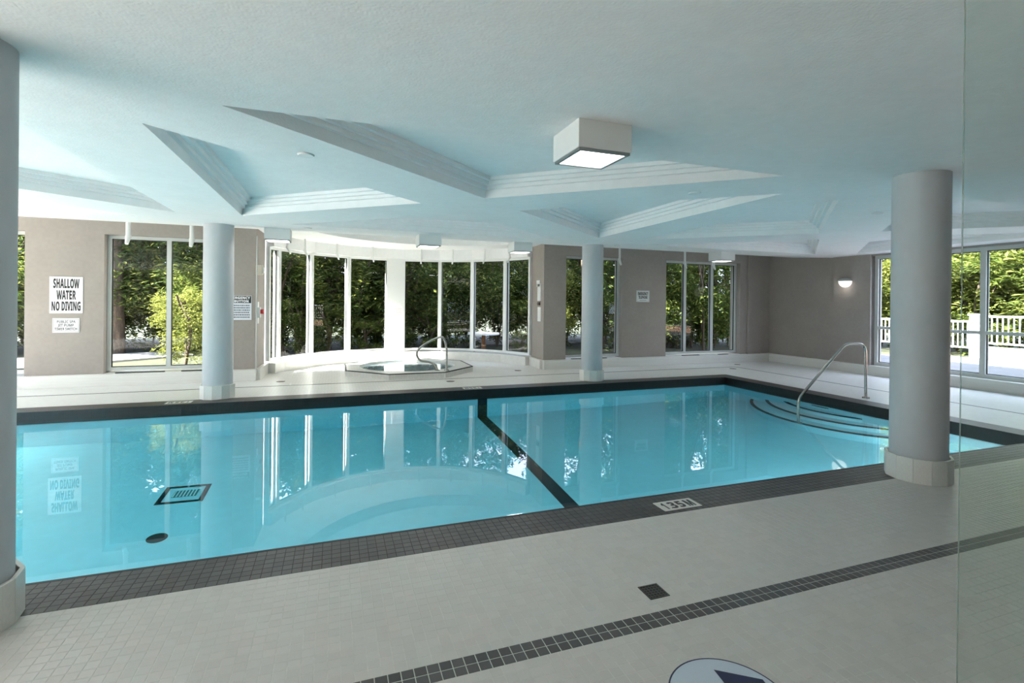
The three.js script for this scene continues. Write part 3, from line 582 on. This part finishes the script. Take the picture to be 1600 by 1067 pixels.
// ---------- frameless glass screen on the near deck ----------
{
  const t = thing('glass_screen', 'tall frameless glass screen standing on the near deck', 'glass screen', [0, 0, 0.9]);
  const edge = phys({ color: 0xc9d6d0, roughness: 0.3, transmission: 0.8, thickness: 0, ior: 1.5 });
  for (const [a, b] of [[1.665, 2.105], [2.108, 5.4]]) { const p = new THREE.PlaneGeometry(b - a, H); p.translate((a + b) / 2, H / 2, 0); mesh('pane', p, M.glass, t); }
  for (const [a, b] of [[1.6635, 1.665], [2.1065, 2.108]]) mesh('polished_edge', bx(a, b, 0, H, -0.0015, 0.0015), edge, t);
}
// ---------- outside ----------
{
  const g = struct('ground', 'leafy soil and grass round the building', 'ground');
  mesh('soil', bx(-60, 70, -0.4, -0.08, OUT_D, 70), M.soil, g);
  mesh('soil', merge([bx(-60, LEFT_X - 0.3, -0.4, -0.08, -40, OUT_D), bx(WALL_X + 0.3, 70, -0.4, -0.08, -40, OUT_D)]), M.soil, g);
  const p = struct('path', 'pale concrete path behind the left windows', 'path');
  const s = new THREE.Shape(); [[-12, 13.2], [-6.3, 13.4], [-3.6, 15.6], [-4.2, 16.8], [-7.0, 15.6], [-12, 15.8]].forEach(([a, b], i) => i ? s.lineTo(a, b) : s.moveTo(a, b));
  const e = new THREE.ExtrudeGeometry(s, { depth: 0.06, bevelEnabled: false }); e.rotateX(-Math.PI / 2); e.translate(0, -0.09, 0); mesh('slab', uvm(e), M.concrete, p);
  const p2 = struct('terrace', 'sunlit pale concrete terrace outside the end wall', 'terrace');
  mesh('slab', bx(WALL_X + 0.3, 17.2, -0.3, 0.02, -6, 10.3), M.terracePaving, p2);
  const p4 = struct('side_terrace', 'sunlit pale concrete terrace outside the side wall windows', 'terrace');
  mesh('slab', bx(-18, LEFT_X - 0.3, -0.3, 0.0, -8, 12.5), M.concrete, p4);
  const p3 = struct('side_path', 'pale concrete path behind the right bay windows', 'path');
  mesh('slab', bx(5.2, 8.8, -0.3, -0.05, 17.2, 19.2), M.concrete, p3);
}
{ // terrace edge: low wall, pillar and white railing
  const w = thing('terrace_wall', 'low salmon coloured wall under the white railing', 'wall', [17.2, 0.02, 0]);
  mesh('body', bx(-0.1, 0.15, -0.02, 0.3, -5, 8.75), M.terracotta, w); mesh('cap', bx(-0.13, 0.18, 0.3, 0.34, -5, 8.75), M.concrete, w);
  const p = thing('terrace_pillar', 'square white pillar at the end of the terrace railing', 'pillar', [17.2, 0.02, 8.9]);
  mesh('shaft', rbx(-0.14, 0.14, 0, 1.2, -0.14, 0.14, 0.01), M.whitePaint, p); mesh('cap', rbx(-0.17, 0.17, 1.2, 1.25, -0.17, 0.17, 0.01), M.whitePaint, p);
  const rail = (d0, d1, y0, label) => {
    const f = thing('railing', label, 'railing', [17.2, y0, d0]); const L = d1 - d0;
    mesh('top_rail', bx(-0.03, 0.03, 0.82, 0.87, 0, L), M.whitePaint, f); mesh('bottom_rail', bx(-0.025, 0.025, 0.08, 0.12, 0, L), M.whitePaint, f);
    for (let s = 0.06; s < L; s += 0.12) mesh('baluster', bx(-0.012, 0.012, 0.12, 0.82, s - 0.012, s + 0.012), M.whitePaint, f);
    for (let s = 1.2; s < L; s += 1.6) mesh('post', bx(-0.035, 0.035, 0, 0.95, s - 0.035, s + 0.035), M.whitePaint, f);
  };
  rail(3.0, 8.74, 0.36, 'white baluster railing on the low terrace wall'); rail(9.08, 13.0, 0.2, 'white baluster railing beyond the terrace pillar');
  const t = thing('garden_table', 'round white garden table outside the bay windows', 'table', [4.1, -0.08, 14.0]);
  mesh('top', cyl(0.46, 0.46, 0.6, 0.65, 0, 0, 40), M.whitePaint, t); mesh('pedestal', cyl(0.07, 0.05, 0.03, 0.6, 0, 0, 20), std({ color: 0x8a5a3c, roughness: 0.7 }), t); mesh('foot', cyl(0.2, 0.18, 0, 0.03, 0, 0, 24), M.bark, t);
}
// foliage
function foliageGeo(seed, n, rx, ry, leaf, clumps) {
  const r = rng(seed), P = [], cs = [];
  const gauss = () => (r() + r() + r() - 1.5) / 1.5;
  for (let i = 0; i < clumps; i++) { const u = r() * 2 - 1, a = r() * 6.283, q = Math.sqrt(1 - u * u), k = 0.45 + 0.55 * Math.sqrt(r()); cs.push([q * Math.cos(a) * rx * k, u * ry * k, q * Math.sin(a) * rx * k, 0.25 + 0.3 * r()]); }
  const X = new THREE.Vector3(), Y = new THREE.Vector3(), N = new THREE.Vector3(), c = new THREE.Vector3();
  for (let i = 0; i < n; i++) {
    const k = cs[Math.floor(r() * clumps)]; c.set(k[0] + gauss() * k[3] * 1.3, k[1] + gauss() * k[3], k[2] + gauss() * k[3] * 1.3);
    N.set(gauss(), 0.5 + r(), gauss()).normalize(); X.set(gauss(), gauss() * 0.6, gauss()).cross(N).normalize(); Y.crossVectors(N, X);
    const L = leaf * (0.6 + 0.8 * r()), W = L * 0.36;
    const a = c.clone().addScaledVector(X, -L), b = c.clone().addScaledVector(Y, W).addScaledVector(N, L * 0.1), d = c.clone().addScaledVector(X, L).addScaledVector(N, -L * 0.12), e = c.clone().addScaledVector(Y, -W).addScaledVector(N, L * 0.1);
    P.push(a.x, a.y, a.z, e.x, e.y, e.z, d.x, d.y, d.z, a.x, a.y, a.z, d.x, d.y, d.z, b.x, b.y, b.z);
  }
  const g = new THREE.BufferGeometry(); g.setAttribute('position', new THREE.Float32BufferAttribute(P, 3)); g.computeVertexNormals(); return g;
}
const bushGeos = [0, 1, 2].map((k) => foliageGeo(900 + k, 5200, 1.25, 1.5, 0.07, 40)), tipGeos = [0, 1, 2].map((k) => foliageGeo(900 + k, 1500, 1.32, 1.56, 0.062, 40));
const crownGeos = [0, 1].map((k) => foliageGeo(950 + k, 5200, 2.4, 1.7, 0.13, 60));
const rt = rng(4242);
function shrub(X, D, s, h, mat, label, group) {
  const t = thing('shrub', label, 'shrub', [X, -0.08, D], group);
  for (let k = 0; k < 3; k++) mesh('stem', tube([V(0, 0, 0), V((rt() - 0.5) * 0.5 * s, h * 0.45, (rt() - 0.5) * 0.5 * s), V((rt() - 0.5) * 1.4 * s, h * 0.85, (rt() - 0.5) * 1.4 * s)], 0.02 + 0.015 * rt(), 8, 6), M.bark, t);
  const v = Math.floor(rt() * 3), turn = rt() * 6.28;
  for (const [n, g, m] of [['foliage', bushGeos[v], mat], ['young_leaves', tipGeos[v], LEAF[3]]]) { const f = mesh(n, g, m, t); f.userData.kind = 'stuff'; f.scale.set(s, h / 3.0, s); f.position.y = h * 0.52; f.rotation.y = turn; }
}
function tree(X, D, r, h, mat, label, bark = M.bark, crown = 1) {
  const t = thing('tree', label, 'tree', [X, -0.08, D], 'trees outside the windows');
  mesh('trunk', tube([V(0, -0.05, 0), V((rt() - 0.5) * 0.3, h * 0.35, (rt() - 0.5) * 0.3), V((rt() - 0.5) * 0.8, h * 0.85, (rt() - 0.5) * 0.8)], r, 16, 12), bark, t);
  const f = mesh('crown', crownGeos[Math.floor(rt() * 2)], mat, t); f.userData.kind = 'stuff'; f.scale.setScalar(crown); f.position.y = h; f.rotation.y = rt() * 6.28;
}
const REGION = [[-99, -4.9, 'leafy green shrub behind the window left of the shallow water sign', 'shrubs behind the left window'], [-4.9, -2.4, 'leafy green shrub behind the window right of the shallow water sign', 'shrubs behind the two-pane window'], [-2.4, 5, 'leafy shrub in the shade behind the bay windows', 'shrubs behind the bay'], [5, 10, 'leafy shrub behind the window by the far right column', 'shrubs behind the column window'], [10, 99, 'leafy shrub behind the three-pane window', 'shrubs behind the three-pane window']];
for (let i = 0; i < 69; i++) {
  const X = -11 + (i % 23) * 1.18 + (rt() - 0.5) * 0.5, row = Math.floor(i / 23); let D = 15.6 + row * 2.8 + (rt() - 0.5) * 1.0;
  const dark = X > -2.5 && X < 5; if (!dark && X > -2.5) D -= 1.6;
  if (X > 5.0 && X < 8.6 && row === 0) continue;
  if (X < -3.4 && D < 17) D += 1.8;
  const R = REGION.find((q) => X >= q[0] && X < q[1]);
  shrub(X, D, 0.9 + rt() * 0.4, 3.6 + rt() * 1.6, LEAF[Math.floor(rt() * 2)], R[2], R[3]);
}
for (let i = 0; i < 30; i++) {   // undergrowth
  const X = -9.5 + i * 0.86 + (rt() - 0.5) * 0.4; if (X < -3.2) continue; let D = 14.4 + rt() * 1.2; if (X > -2.4 && X < 5 && D < 14.2) D = 14.3;
  if (X > 2.7 && X < 8.4) continue;
  const R = REGION.find((q) => X >= q[0] && X < q[1]);
  shrub(X, D, 0.42 + rt() * 0.25, 1.1 + rt() * 0.9, LEAF[Math.floor(rt() * 2)], 'low undergrowth bush, ' + R[2].replace(/^leafy (green )?shrub /, ''), 'low bushes, ' + R[3]);
}
for (const [X, D] of [[5.4, 21.2], [6.9, 20.6], [8.4, 21.4], [9.9, 20.8], [4.2, 21.6]]) shrub(X, D, 1.3, 4.8, LEAF[1], 'tall shrub far back behind the garden table', 'shrubs far behind the garden table');
for (const [X, D, s, h, m, lab] of [[-3.2, 13.2, 0.5, 1.9, 3, 'bright yellow-green bush close outside the left two-pane window'], [-2.7, 14.3, 0.75, 2.9, 1, 'light green sapling close outside the left two-pane window'], [5.25, 13.9, 0.3, 0.7, 0, 'small bush beside the white garden table'], [7.0, 15.4, 0.6, 3.2, 3, 'golden-green sapling outside the last bay window panel']]) shrub(X, D, s, h, LEAF[m], lab);
for (let i = 0; i < 22; i++) shrub(19.3 + (i % 2) * 1.9 + rt() * 1.2, 1.5 + (i >> 1) * 1.15 + rt() * 0.5, 1.1 + rt() * 0.5, 3.6 + rt() * 1.8, LEAF[i % 3 === 0 ? 3 : 1], 'sunlit leafy shrub behind the terrace railing', 'shrubs behind the terrace');
for (let i = 0; i < 18; i++) shrub(22.6 + rt() * 0.8, -17 + i * 1.9 + rt() * 0.5, 1.75 + rt() * 0.4, 5.8 + rt() * 1.2, LEAF[i % 2], 'tall dense shrub in the back row behind the terrace', 'back row shrubs behind the terrace');
for (const [X, D] of [[-13.2, 18.6], [-16.2, 15.2], [-16.0, 18.8], [-19.0, 16.4], [-19.4, 19.6]]) shrub(X, D, 1.7, 5.2, LEAF[0], 'tall shrub beyond the end of the concrete path', 'shrubs beyond the concrete path');
for (let i = 0; i < 14; i++) shrub(-22 + rt(), -19.5 + i * 2.5 + rt() * 0.6, 1.9 + rt() * 0.4, 5.0 + rt() * 1.0, LEAF[i % 2], 'tall shrub across the side terrace', 'shrubs across the side terrace');
const TL = 'dark trunked tree in the woods outside the far wall windows';
for (const [X, D, r, h, c] of [[-0.75, 15.2, 0.24, 7, 1.5], [-4.6, 18.2, 0.16, 6.6, 1.2], [-6.6, 19.4, 0.15, 6.2, 1.2], [1.3, 16.6, 0.12, 6.5, 1.4], [3.6, 17.4, 0.14, 7, 1.4], [7.55, 14.2, 0.1, 6.8, 1.0], [11.2, 14.9, 0.26, 7.5, 1.2], [12.5, 15.4, 0.13, 7, 1.0], [14.2, 16.0, 0.14, 7, 1.0], [9.3, 17.6, 0.12, 7, 1.1], [-5.6, 16.6, 0.15, 6.6, 1.5], [-3.4, 19.0, 0.16, 7.4, 1.6], [-7.6, 17.4, 0.15, 8.2, 1.5]]) tree(X, D, r, h, LEAF[Math.floor(rt() * 3)], TL, r > 0.2 ? M.bark2 : M.bark, c);
for (const [X, D, r, h, c] of [[23, 3.5, 0.18, 5.4, 1.5], [23.5, 7.5, 0.18, 5.6, 1.5], [24, 11.5, 0.18, 5.8, 1.6]]) tree(X, D, r, h, LEAF[1], 'leafy tree rising behind the terrace shrubs', M.bark, c);

renderer.render(scene, camera);
